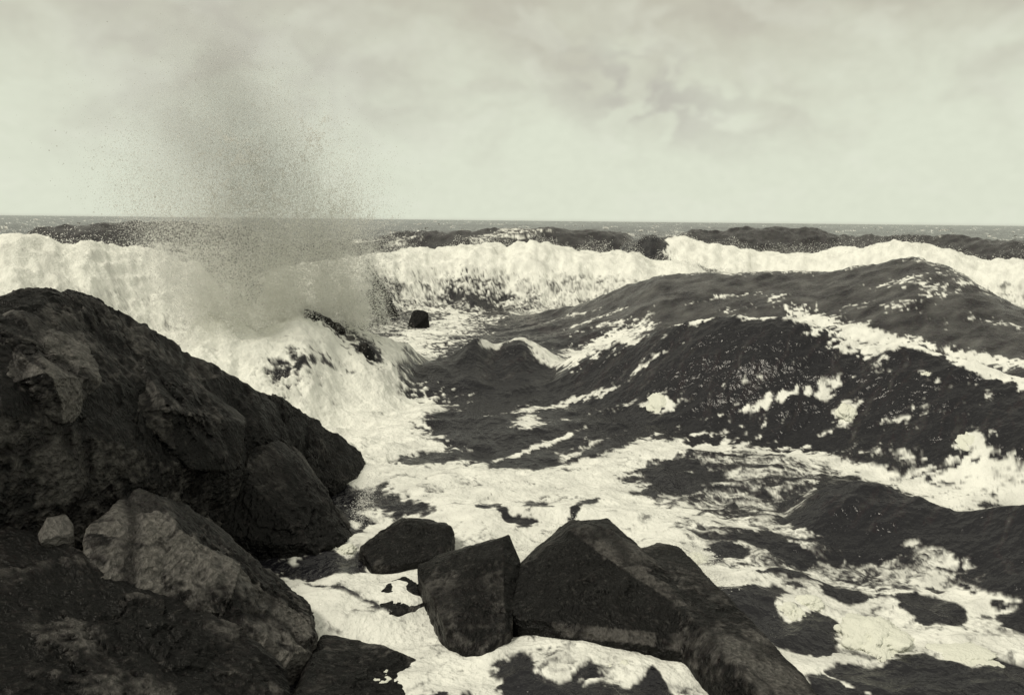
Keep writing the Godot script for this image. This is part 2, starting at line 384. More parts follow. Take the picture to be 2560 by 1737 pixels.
	blot(0.1, 0, 0.05, [2.86, -9.16, 3.13, -9.2, 3.3, -9.14, 3.54, -9.08, 3.55, -9.09, 3.35, -9.25, 3.16, -9.32, 2.86, -9.18])
	blot(0.05, 0, 0.06, [3.55, -9.11, 3.78, -8.93, 3.98, -8.65, 3.67, -8.52, 3.51, -8.74])
	blot(0, 0, 0.06, [4.18, -8.64, 4.48, -8.74, 4.71, -8.52, 4.81, -8.26, 4.55, -7.95, 4.24, -8.03])
	blot(0.1, 0, 0.05, [4.58, -8.94, 4.74, -8.87, 4.86, -8.72, 4.7, -8.69])
	blot(0.2, 0, 0.08, [5.09, -8.81, 5.29, -8.56, 5.38, -8.29, 5.23, -8.36])
	blot(0, 0, 0.08, [2.14, -8.68, 2.51, -8.62, 2.95, -8.8, 3.18, -8.48, 3.41, -7.98, 3.26, -7.55, 2.85, -7.41, 2.55, -7.52, 2.37, -7.91])
	blot(0, 0, 0.08, [2.71, -7.01, 3.03, -7.21, 3.33, -7.25, 3.91, -7.36, 4.37, -7.45, 4.65, -7.21, 5.31, -6.99, 4.93, -6.45, 2.5, -6.41])
	blot(0.15, 0, 0.1, [4.89, -8.17, 5.29, -8.13, 5.86, -7.81, 5.65, -7.49, 5.05, -7.71])
	blot(1.25, 0.03, 0.05, [2.85, -7.41, 2.83, -7.03, 2.96, -6.76, 3.17, -6.6, 3.18, -6.62, 3, -6.81, 2.87, -7.08, 2.86, -7.41])
	blot(0.3, 0, 0.12, [-0.12, -7.1, 0.1, -7.28, 0.38, -6.99, 0.64, -6.85, 0.68, -6.36, 0.02, -6.36])
	blot(0.4, 0, 0.1, [0.35, -7.27, 0.56, -7.34, 0.76, -7.06, 0.83, -6.83, 0.6, -6.79])
	blot(0.3, 0, 0.1, [0.67, -6.67, 0.95, -6.79, 1.29, -7.02, 1.39, -6.78, 1.33, -6.38, 0.68, -6.36])
	blot(0.2, 0, 0.1, [-2.57, -8.96, -2.4, -9.52, -1.97, -10.03, -1.66, -9.31, -1.77, -8.95, -2.23, -8.78])
	blot(0.55, 0, 0.1, [-2.26, -8.71, -1.87, -8.45, -1.15, -7.98, -0.85, -7.75, -0.85, -7.77, -1.14, -8.1, -1.88, -8.6, -2.26, -8.75])
	blot(1.0, 0.02, 0.12, [3.37, -16.54, 3.27, -16.4, 3.06, -16.4, 2.84, -16.56, 2.73, -16.84, 2.76, -17.06, 2.92, -17.09, 3.14, -16.95, 3.33, -16.75])
	blot(1.0, 0.02, 0.12, [6.23, -14.71, 6.14, -14.58, 6.01, -14.55, 5.91, -14.67, 5.88, -14.86, 5.95, -15.05, 6.07, -15.13, 6.19, -15.08, 6.26, -14.92])
	blot(1.0, 0.02, 0.12, [7.52, -12.89, 7.44, -12.82, 7.32, -12.84, 7.22, -12.94, 7.19, -13.08, 7.25, -13.2, 7.35, -13.21, 7.47, -13.15, 7.53, -13.02])
	blot(1.0, 0.02, 0.12, [7.53, -14.66, 7.45, -14.56, 7.38, -14.56, 7.32, -14.61, 7.32, -14.74, 7.38, -14.87, 7.46, -14.94, 7.54, -14.92, 7.57, -14.82])
	blot(1.0, 0.02, 0.12, [3.12, -8.25, 3, -8.02, 2.86, -7.9, 2.75, -7.94, 2.73, -8.11, 2.81, -8.36, 2.95, -8.57, 3.09, -8.6, 3.16, -8.49])
	blot(1.0, 0.02, 0.12, [3.38, -8.49, 3.28, -8.32, 3.15, -8.22, 3.06, -8.25, 3.04, -8.39, 3.1, -8.58, 3.22, -8.72, 3.35, -8.76, 3.4, -8.66])
	blot(1.0, 0.02, 0.12, [3.99, -7.75, 3.73, -7.39, 3.43, -7.2, 3.21, -7.26, 3.16, -7.55, 3.31, -7.94, 3.62, -8.28, 3.94, -8.38, 4.09, -8.15])
	blot(1.0, 0.02, 0.12, [4.71, -7.38, 4.55, -7.25, 4.26, -7.17, 4, -7.18, 3.88, -7.29, 3.95, -7.46, 4.2, -7.58, 4.5, -7.61, 4.7, -7.53])
	blot(1.0, 0.02, 0.12, [-0.99, -6.89, -1.01, -6.76, -1.12, -6.71, -1.25, -6.72, -1.36, -6.83, -1.38, -6.94, -1.31, -7.04, -1.18, -7.06, -1.05, -7])
	blot(1.0, 0.02, 0.12, [0.72, -7.06, 0.65, -6.87, 0.49, -6.76, 0.33, -6.79, 0.23, -6.94, 0.23, -7.14, 0.35, -7.31, 0.53, -7.34, 0.68, -7.25])
	blot(1.0, 0.02, 0.12, [1.25, -7.03, 1.16, -6.8, 1.02, -6.68, 0.89, -6.72, 0.82, -6.89, 0.85, -7.15, 0.96, -7.34, 1.12, -7.4, 1.23, -7.26])
	blot(1.0, 0.02, 0.12, [2.45, -9.55, 2.35, -9.33, 2.22, -9.22, 2.1, -9.24, 2.05, -9.42, 2.1, -9.67, 2.23, -9.87, 2.37, -9.92, 2.46, -9.8])
	blot(1.0, 0.02, 0.12, [-1.87, -9.8, -1.87, -9.64, -1.94, -9.57, -2.04, -9.59, -2.13, -9.71, -2.17, -9.89, -2.13, -10.02, -2.04, -10.06, -1.93, -9.97])


func build_sea() -> void:
	rows = NEAR_ROWS + FAR_ROWS
	radius.resize(rows)
	var r := near_r
	for i in rows:
		radius[i] = r
		step = 1.0021 if (r > 15.0 and r < 19.6) or (r > 9.8 and r < 11.6) else 1.0029 if r > 24.0 and r < 31.5 else 1.0036
		r *= step if i < NEAR_ROWS else lerpf(step, 1.05, minf(1.0, (i - NEAR_ROWS) / 60.0))
	bearing_sin.resize(COLS + 1)
	bearing_cos.resize(COLS + 1)
	for c in COLS + 1:
		var a := deg_to_rad(bearing(c))
		bearing_sin[c] = sin(a)
		bearing_cos[c] = cos(a)
	var total := rows * (COLS + 1)
	pos.resize(total)
	foam.resize(total)
	owner_of.resize(total)
	var chop := noise(11, 0.30, 4)
	var wavelets := noise(12, 0.8, 3, FastNoiseLite.TYPE_SIMPLEX_SMOOTH, FastNoiseLite.FRACTAL_RIDGED)
	var ripple := noise(13, 2.6, 3)
	var rag_big := noise(14, 0.7, 3)
	var rag_fine := noise(15, 4.0, 4)
	var web := noise(16, 1.5, 1, FastNoiseLite.TYPE_CELLULAR)
	web.cellular_return_type = FastNoiseLite.RETURN_DISTANCE2_SUB
	web.cellular_jitter = 1.1
	var cloud := noise(17, 1.2, 5)
	var lumps := noise(18, 0.9, 4, FastNoiseLite.TYPE_SIMPLEX_SMOOTH, FastNoiseLite.FRACTAL_RIDGED)
	var streak := noise(19, 1.0, 3)
	var swell := noise(20, 0.022, 3)
	var caps := noise(21, 0.12, 4)
	var flow := noise(22, 1.1, 4, FastNoiseLite.TYPE_SIMPLEX_SMOOTH, FastNoiseLite.FRACTAL_RIDGED)
	for i in rows:
		r = radius[i]
		var live: Array = []
		for w in waves.size():
			live.append(w)
		var near_blots: Array = []
		for b in blots:
			if r >= b.r0 and r <= b.r1: near_blots.append(b)
		var scale := maxf(r / 10.0, 0.6)
		for c in COLS + 1:
			var x := r * bearing_sin[c]
			var z := -r * bearing_cos[c]
			# --- height of the waves
			var s := 0.0
			var most := 0.0
			var own := 0
			var steep := 0.0
			for w in live.size():
				var wv: Dictionary = waves[w]
				var d: float = wv.r[c] - r
				if d > wv.front or d < -wv.back: continue
				var h: float = wv.h[c]
				if h <= 0.0: continue
				var p: float
				if d >= 0.0:
					var t: float = d / wv.front
					p = lerpf(pow(1.0 - t, 1.8), 0.5 + 0.5 * cos(PI * t), wv.round)
				else:
					var t: float = -d / wv.back
					p = (1.0 - t) * (1.0 - t) * (1.0 + 0.6 * t)
				var y := h * p
				if y > most:
					most = y
					own = w + 1
				s += pow(y, 5.0)
			var hgt := pow(s, 0.2)
			# --- coverage of foam
			var big := rag_big.get_noise_2d(x, z)
			var fine := rag_fine.get_noise_2d(x, z)
			var f := 0.0
			var lump := 0.0
			if r > 45.0:
				f = smoothstep(0.24, 0.42, caps.get_noise_2d(x * 0.5, z)) * 0.85
			var deg := bearing(c) + 1.1 * big + 0.5 * fine
			for w in live.size():
				var wv: Dictionary = waves[w]
				var d: float = wv.r[c] - r
				if d > wv.front + 3.0 or d < -wv.back - 2.0: continue
				for b in wv.bands:
					if deg < b[0] or deg > b[1]: continue
					var e: float = b[6] * (0.8 * big + 0.5 * fine) * 1.6
					var soft: float = 0.06 + 0.25 * b[6]
					var m := smoothstep(-soft, soft, d + b[3] + e) * smoothstep(-soft, soft, b[2] - d + e) * smoothstep(0.0, 1.5, deg - b[0]) * smoothstep(0.0, 1.5, b[1] - deg)
					f = maxf(f, m * (b[4] - (0.26 * clampf(d / wv.front, 0.0, 1.0) if b[2] > 5.0 and b[2] < 9.0 else 0.0)))
					lump = maxf(lump, m * b[5])
			var here := Vector2(x, z)
			for b in near_blots:
				var lo: Vector2 = b.lo
				var hi: Vector2 = b.hi
				if x < lo.x or z < lo.y or x > hi.x or z > hi.y: continue
				var pts: PackedVector2Array = b.p
				var best := 1e9
				var inside := false
				var q := pts[pts.size() - 1]
				for v in pts:
					var ab := v - q
					var ap := here - q
					var t := clampf(ap.dot(ab) / maxf(ab.length_squared(), 1e-9), 0.0, 1.0)
					best = minf(best, (ap - ab * t).length_squared())
					if (q.y > z) != (v.y > z) and x < (v.x - q.x) * (z - q.y) / (v.y - q.y) + q.x: inside = not inside
					q = v
				var sd := sqrt(best)
				if not inside: sd = -sd
				var rag: float = b.rag * scale
				sd += rag * (0.7 * big + 1.1 * fine)
				var m := smoothstep(-rag * 0.75, rag * 0.75, sd)
				f = lerpf(f, b.v, m)
				lump = lerpf(lump, b.lump, m)
			var calm := 1.0 - 0.75 * smoothstep(0.08, 0.18, lump)
			# --- foam breaks into webs where it is thin
			var webbing := 0.0
			var lace := 0.0
			var lace_fine := 0.0
			var cl := cloud.get_noise_2d(x * 0.8, z * 1.3)
			if f > 0.02:
				var wx := x + 0.35 * big
				var wz := z + 0.35 * fine
				lace = 1.0 - smoothstep(0.0, 0.45, web.get_noise_2d(wx * 2.6 + 0.3 * cl, wz * 2.9) + 1.0)
				lace_fine = 1.0 - smoothstep(0.0, 0.5, web.get_noise_2d(wx * 6.5 + 0.5 * cl, wz * 7.0) + 1.0) if r < 22.0 else 0.5 * lace
				webbing = 1.0 - smoothstep(0.0, 0.5, web.get_noise_2d(wx * 0.7, wz) + 1.0)
			var n := 0.17 * webbing + 0.27 * lace + 0.18 * lace_fine + 0.38 * (0.5 + 0.95 * cl)
			var cover := 0.0
			if f > 0.02:
				var sx := x * 0.42 - z * 0.16 + 0.5 * big
				var sz := z * 1.35 + x * 0.22 + 0.9 * big + 0.12 * fine
				var lines := clampf(0.5 + 0.5 * flow.get_noise_3d(sx, hgt * 0.9, sz), 0.0, 1.0)
				lines = smoothstep(0.52, 0.92, lines) + 0.5 * smoothstep(0.55, 0.9, 0.5 + 0.5 * flow.get_noise_3d(sx * 2.7 + 30.0, hgt * 2.0, sz * 2.7))
				cover = smoothstep(-0.24, 0.52, f * 1.5 - 0.36 - 0.85 * (1.0 - n) - 0.47 * lines * calm)
			# drawn-out threads on the faces
			if most > 0.25 and f < 0.5:
				var th := streak.get_noise_2d((x + 0.9 * z) * 2.6 + big, z * 0.5 - x * 0.2)
				cover = maxf(cover, smoothstep(0.2, 0.65, th) * 0.13 * (0.6 + fine))
			if own > 0 and waves[own - 1].haze_tint > 0.0:  # distance haze and sky sheen painted into the colour as thin foam cover
				cover = maxf(cover, waves[own - 1].haze_tint * clampf(0.75 + 0.9 * cl + 0.5 * big + 0.35 * flow.get_noise_2d(x * 0.7 + z * 0.5, z * 0.8), 0.1, 1.5) * smoothstep(0.1, 0.9, most))
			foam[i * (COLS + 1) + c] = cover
			# --- small water on top of the waves
			var far := clampf((r - 40.0) / 60.0, 0.0, 1.0)
			var y := hgt
			y += 0.16 * chop.get_noise_2d(x, z * 1.3) * (1.0 + 2.0 * far)
			y += 0.05 * wavelets.get_noise_2d(x * 0.7, z) * (1.0 - 0.6 * cover)
			y += 0.016 * ripple.get_noise_2d(x, z)
			if r > 55.0:
				y += smoothstep(55.0, 130.0, r) * 1.5 * swell.get_noise_2d(x * 0.5, z)
			if lump > 0.0:
				y += lump * cover * (0.6 * lumps.get_noise_3d(x * 0.8, hgt * 1.2, z * 0.8) + 0.16 * rag_fine.get_noise_3d(x, hgt, z))
			else:
				y += 0.012 * cover
			pos[i * (COLS + 1) + c] = Vector3(x, y, z)
			owner_of[i * (COLS + 1) + c] = own if most > 0.12 else 0
	# --- colours and normals
	var normals := PackedVector3Array()
	normals.resize(total)
	var colours := PackedColorArray()
	colours.resize(total)
	var deep := Color(0.0155, 0.0138, 0.0175)
	var white := Color(0.90, 0.905, 0.85)
	var stride := COLS + 1
	for i in rows:
		var i0 := maxi(i - 1, 0)
		var i1 := mini(i + 1, rows - 1)
		for c in stride:
			var k := i * stride + c
			var du := pos[i * stride + mini(c + 1, COLS)] - pos[i * stride + maxi(c - 1, 0)]
			var dv := pos[i1 * stride + c] - pos[i0 * stride + c]
			normals[k] = du.cross(dv).normalized()
			var p := pos[k]
			var tone := 0.93 + 0.20 * cloud.get_noise_2d(p.x * 0.8 + p.y, p.z + p.y) + 0.18 * flow.get_noise_2d(p.x * 0.8 + p.z * 0.3, p.z * 1.5 + p.y * 1.2) + 0.08 * ripple.get_noise_2d(p.x * 1.5, p.z * 1.5)
			tone = clampf(tone, 0.45, 1.06)
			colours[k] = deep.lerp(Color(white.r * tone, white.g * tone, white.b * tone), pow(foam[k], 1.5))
	# --- cells go to the wave they stand on, its water and its foam apart
	var groups := {}
	for i in rows - 1:
		for c in COLS:
			var k := i * stride + c
			var mean := foam[k] + foam[k + 1] + foam[k + stride] + foam[k + stride + 1]
			var key := int(owner_of[k]) * 2 + (1 if mean > 1.6 else 0)
			if not groups.has(key): groups[key] = PackedInt32Array()
			groups[key].append(k)
	var map := PackedInt32Array()
	map.resize(total)
	for key in groups:
		var cells: PackedInt32Array = groups[key]
		map.fill(-1)
		var V := PackedVector3Array()
		var N := PackedVector3Array()
		var C := PackedColorArray()
		var I := PackedInt32Array()
		for k in cells:
			for q in [k, k + 1, k + stride, k + stride + 1]:
				if map[q] < 0:
					map[q] = V.size()
					V.append(pos[q])
					N.append(normals[q])
					C.append(colours[q])
			I.append_array(PackedInt32Array([map[k], map[k + stride], map[k + 1], map[k + 1], map[k + stride], map[k + stride + 1]]))
		var mesh := as_mesh(V, N, C, I)
		var w: int = key / 2 - 1
		var is_foam: bool = key % 2 == 1
		if w < 0:
			var o := put("sea_foam" if is_foam else "sea", mesh, M.foam if is_foam else M.water, self)
			if is_foam: tag(o, "broad sheet of white foam streaked over the dark water round the rocks", "foam", "", "stuff")
			else: tag(o, "", "", "", "structure")
		else:
			if not things.has(w):
				things[w] = base("breaking_wave" if not "far" in waves[w].name else "swell", Vector3.ZERO)
				tag(things[w], WAVE_LABELS[waves[w].name], "wave", "waves rolling in towards the rocks")
			var o := put("foam" if is_foam else "water_face", mesh, M.foam if is_foam else M.water, things[w])
			o.set_meta("kind", "stuff")
	surrounding_sea()


const WAVE_LABELS := {
	"right_big": "large dark rounded wave filling the right middle, thin foam along its crest",
	"left_small": "low dark wave with a small peak, beside the white water in the middle",
	"second": "long dark wave behind the large rounded one, running to the right edge",
	"breaker": "broad breaker whose whole front is white foam, in the middle distance",
	"spill": "white spilling crest behind the long dark wave at the right",
	"far_dark": "dark unbroken swell just behind the white breaker, under the horizon",
	"far_right": "dark distant swell under the horizon at the right",
	"peak": "tiny peaked wave with a white foot standing up on the horizon",
	"left_white": "white foaming breaker behind the top of the big left rock",
	"left_far": "dark distant swell under the horizon behind the spray",
	"surge": "mound of churned white water at the foot of the spray column",
	"near_right": "low dark wave with foam along its top at the right, nearest the viewer",
}


func as_mesh(V: PackedVector3Array, N: PackedVector3Array, C: PackedColorArray, I: PackedInt32Array) -> ArrayMesh:
	var a := []
	a.resize(Mesh.ARRAY_MAX)
	a[Mesh.ARRAY_VERTEX] = V
	a[Mesh.ARRAY_NORMAL] = N
	if C.size(): a[Mesh.ARRAY_COLOR] = C
	a[Mesh.ARRAY_INDEX] = I
	var m := ArrayMesh.new()
	m.add_surface_from_arrays(Mesh.PRIMITIVE_TRIANGLES, a)
	return m


func surrounding_sea() -> void:
	# the rest of the water, round and behind the place where the viewer stands
	var st := SurfaceTool.new()
	st.begin(Mesh.PRIMITIVE_TRIANGLES)
	st.set_color(Color(0.03, 0.032, 0.031))
	st.set_normal(Vector3.UP)
	var rings := [0.0, near_r + 0.05, 30.0, 200.0, 4000.0]
	for k in 4:
		for s in 72:
			var a0 := s * 5.0
			var a1 := a0 + 5.0
			var mid := a0 + 2.5
			if k > 0 and (mid < HALF - 1.0 or mid > 360.0 - HALF + 1.0): continue
			var p: Array = []
			for q in [[rings[k], a0], [rings[k + 1], a0], [rings[k + 1], a1], [rings[k], a1]]:
				p.append(Vector3(q[0] * sin(deg_to_rad(q[1])), -0.12, -q[0] * cos(deg_to_rad(q[1]))))
			for t in [0, 1, 2, 0, 2, 3]: st.add_vertex(p[t])
	var o := put("open_sea", st.commit(), M.water, self)
	tag(o, "", "", "", "structure")


# ---------------------------------------------------------------- rocks
func hull_planes(pts: PackedVector3Array, centre: Vector3) -> Array:
	var planes: Array = []
	var n := pts.size()
	for a in n:
		for b in range(a + 1, n):
			for c in range(b + 1, n):
				var nn := (pts[b] - pts[a]).cross(pts[c] - pts[a])
				if nn.length_squared() < 1e-8: continue
				nn = nn.normalized()
				var d := nn.dot(pts[a])
				if nn.dot(centre) > d:
					nn = -nn
					d = -d
				var ok := true
				for q in pts:
					if nn.dot(q) > d + 0.002:
						ok = false
						break
				if not ok: continue
				for pl in planes:
					if nn.dot(pl[0]) > 0.9995 and absf(d - pl[1]) < 0.01:
						ok = false
						break
				if ok: planes.append([nn, d])
	return planes


func octa(a: float, b: float) -> Vector3:
	var y := 1.0 - absf(a) - absf(b)
	if y < 0.0:
		var a2 := (1.0 - absf(b)) * (1.0 if a >= 0.0 else -1.0)
		var b2 := (1.0 - absf(a)) * (1.0 if b >= 0.0 else -1.0)
		a = a2
		b = b2
	return Vector3(a, y, b).normalized()


func rock_mesh(pts: PackedVector3Array, n: int, seed_: int, rough: float, tone: float, centre: Vector3) -> ArrayMesh:
	var planes := hull_planes(pts, centre)
	var rng := RandomNumberGenerator.new()
	rng.seed = seed_ * 977 + 5
	# chipped corners: planes that shave a little off the hull
	for k in 44:
		var d := Vector3(rng.randfn(), rng.randfn() * 0.8, rng.randfn()).normalized()
		var far := -1e9
		for q in pts: far = maxf(far, d.dot(q))
		var depth := (far - d.dot(centre)) * rng.randf_range(0.008, 0.03 + 0.14 * rough)
		planes.append([d, far - depth])
	var normals := PackedVector3Array()
	var dist := PackedFloat32Array()
	for pl in planes:
		normals.append(pl[0])
		dist.append(pl[1] - pl[0].dot(centre))
	var face_tone := PackedFloat32Array()
	for pl in planes: face_tone.append(rng.randf_range(-0.34, 0.36))
	var form := noise(seed_, 1.1, 3)
	var crag := noise(seed_ + 1, 2.6, 4, FastNoiseLite.TYPE_SIMPLEX_SMOOTH, FastNoiseLite.FRACTAL_RIDGED)
	var grit := noise(seed_ + 2, 9.0, 3)
	var facet := noise(seed_ + 3, 1.5, 2, FastNoiseLite.TYPE_CELLULAR)
	facet.cellular_return_type = FastNoiseLite.RETURN_CELL_VALUE
	var cracks := noise(seed_ + 5, 0.8, 1, FastNoiseLite.TYPE_CELLULAR)
	cracks.cellular_return_type = FastNoiseLite.RETURN_DISTANCE2_SUB
	var specks := noise(seed_ + 6, 14.0, 2)
	var patch := noise(seed_ + 4, 0.75, 5)
	var bed := Vector3(0.45, 1.0, 0.35).normalized()
	var side := 2 * n + 1
	var V := PackedVector3Array()
	V.resize(side * side)
	var C := PackedColorArray()
	C.resize(side * side)
	var dark := Color(0.0078, 0.0064, 0.0068)
	var pale := Color(0.235, 0.223, 0.21)
	for i in side:
		for j in side:
			var d := octa((i - n) / float(n), (j - n) / float(n))
			var t := 1e9
			var face := 0
			for k in normals.size():
				var dn := d.dot(normals[k])
				if dn > 1e-4 and dist[k] < t * dn:
					t = dist[k] / dn
					face = k
			var p := centre + d * t
			var f := form.get_noise_3dv(p)
			var beds := p.dot(bed) * 3.2 + 0.9 * f
			var ledge := beds - floorf(beds)
			var split := 1.0 - smoothstep(0.0, 0.16, cracks.get_noise_3dv(p + Vector3(f, f, f) * 0.25) + 1.0)
			var chip := facet.get_noise_3dv(p + Vector3(0.2, 0.1, 0.3) * crag.get_noise_3dv(p))
			var off := 0.06 * f + 0.05 * chip + 0.035 * crag.get_noise_3dv(p) + 0.02 * grit.get_noise_3dv(p) + 0.045 * (smoothstep(0.0, 0.75, ledge) - smoothstep(0.9, 1.0, ledge)) - 0.05 * split
			V[i * side + j] = p + d * (off - 0.05) * rough
			var g := 0.8 * patch.get_noise_3dv(Vector3(p.x * 1.3, p.y * 0.9, p.z * 1.3)) + 0.45 * grit.get_noise_3dv(p) + 0.2 * chip + 0.12 * crag.get_noise_3dv(p) + face_tone[face]
			var m := smoothstep(0.30 - tone, 0.72 - tone * 0.6, g) * (1.0 - 0.8 * split)
			m = maxf(m, smoothstep(0.42, 0.6, specks.get_noise_3dv(p)) * 0.35)
			C[i * side + j] = dark.lerp(pale, m * minf(1.0, 0.45 + tone))
	var N := PackedVector3Array()
	N.resize(side * side)
	var I := PackedInt32Array()
	for i in side:
		for j in side:
			var du := V[mini(i + 1, side - 1) * side + j] - V[maxi(i - 1, 0) * side + j]
			var dv := V[i * side + mini(j + 1, side - 1)] - V[i * side + maxi(j - 1, 0)]
			var nn := dv.cross(du).normalized()
			if nn.dot(V[i * side + j] - centre) < 0.0: nn = -nn
			N[i * side + j] = nn
			if i < side - 1 and j < side - 1:
				var k := i * side + j
				var keep_y := maxf(maxf(V[k].y, V[k + 1].y), maxf(V[k + side].y, V[k + side + 1].y))
				if keep_y < -0.35: continue
				I.append_array(PackedInt32Array([k, k + side, k + 1, k + 1, k + side, k + side + 1]))
	for k in V.size(): V[k] -= centre
	return as_mesh(V, N, C, I)


var things_by_name := {}
var rock_count := {}


func rock(called: String, part: String, n: int, seed_: int, rough: float, tone: float, p: Array) -> void:
	var pts := PackedVector3Array()
	var centre := Vector3.ZERO
	for k in range(0, p.size(), 3):
		pts.append(Vector3(p[k], p[k + 1], p[k + 2]))
		centre += pts[pts.size() - 1]
	centre /= pts.size()
	var mesh := rock_mesh(pts, n, seed_, rough, tone, centre)
	if part == "":
		var k: int = rock_count.get(called, 0)
		rock_count[called] = k + 1
		var o := put(called, mesh, M.rock, self)
		o.position = centre
		var label: Array = ROCK_LABELS[called][k]
		tag(o, label[0], label[1], label[2])
	else:
		if not things_by_name.has(called):
			things_by_name[called] = base(called, Vector3(centre.x, 0, centre.z))
			var label: Array = ROCK_LABELS[called][0]
			tag(things_by_name[called], label[0], label[1], label[2])
		var root: Node3D = things_by_name[called]
		var o := put(part, mesh, M.rock, root)
		o.position = centre - root.position


const ROCK_LABELS := {
	"headland": [["huge black wet rock at the left sloping down into the surf", "rock", ""]],
	"boulder": [["grey faceted pointed boulder leaning on the foot of the huge black rock", "rock", ""]],
	"shore_ledge": [["low dark brown ledge of rock along the bottom left corner", "rock", ""]],
	"pale_stone": [["small pale stone lying on the ledge left of the grey pointed boulder", "stone", ""]],
	"tide_rock": [["low black rock in foam between the huge rock and the square rock", "rock", "low rocks in the foam"]],
	"square_rock": [["blocky black upright rock touching the left side of the central rock", "rock", "low rocks in the foam"]],
	"flat_rock": [["small flat rock nearly awash left of the blocky black rock", "rock", "low rocks in the foam"]],
	"centre_rock": [["broad pointed black rock in the bottom middle, long slab running down to the right", "rock", ""]],
	"sunken_slab": [["half sunken dark slab in the foam at the bottom, right of the ledge", "rock", "low rocks in the foam"]],
	"spike_rock": [
		["black spike of rock half veiled by the spray at the breaker's foot", "rock", "black rocks in the white water"],
		["small blocky black rock standing alone in foam right of the spray", "rock", "black rocks in the white water"],
		["long slanted black rock on top of the white surge under the spray", "rock", "black rocks in the white water"],
		["small black rock on the right slope of the white surge", "rock", "black rocks in the white water"],
	],
}


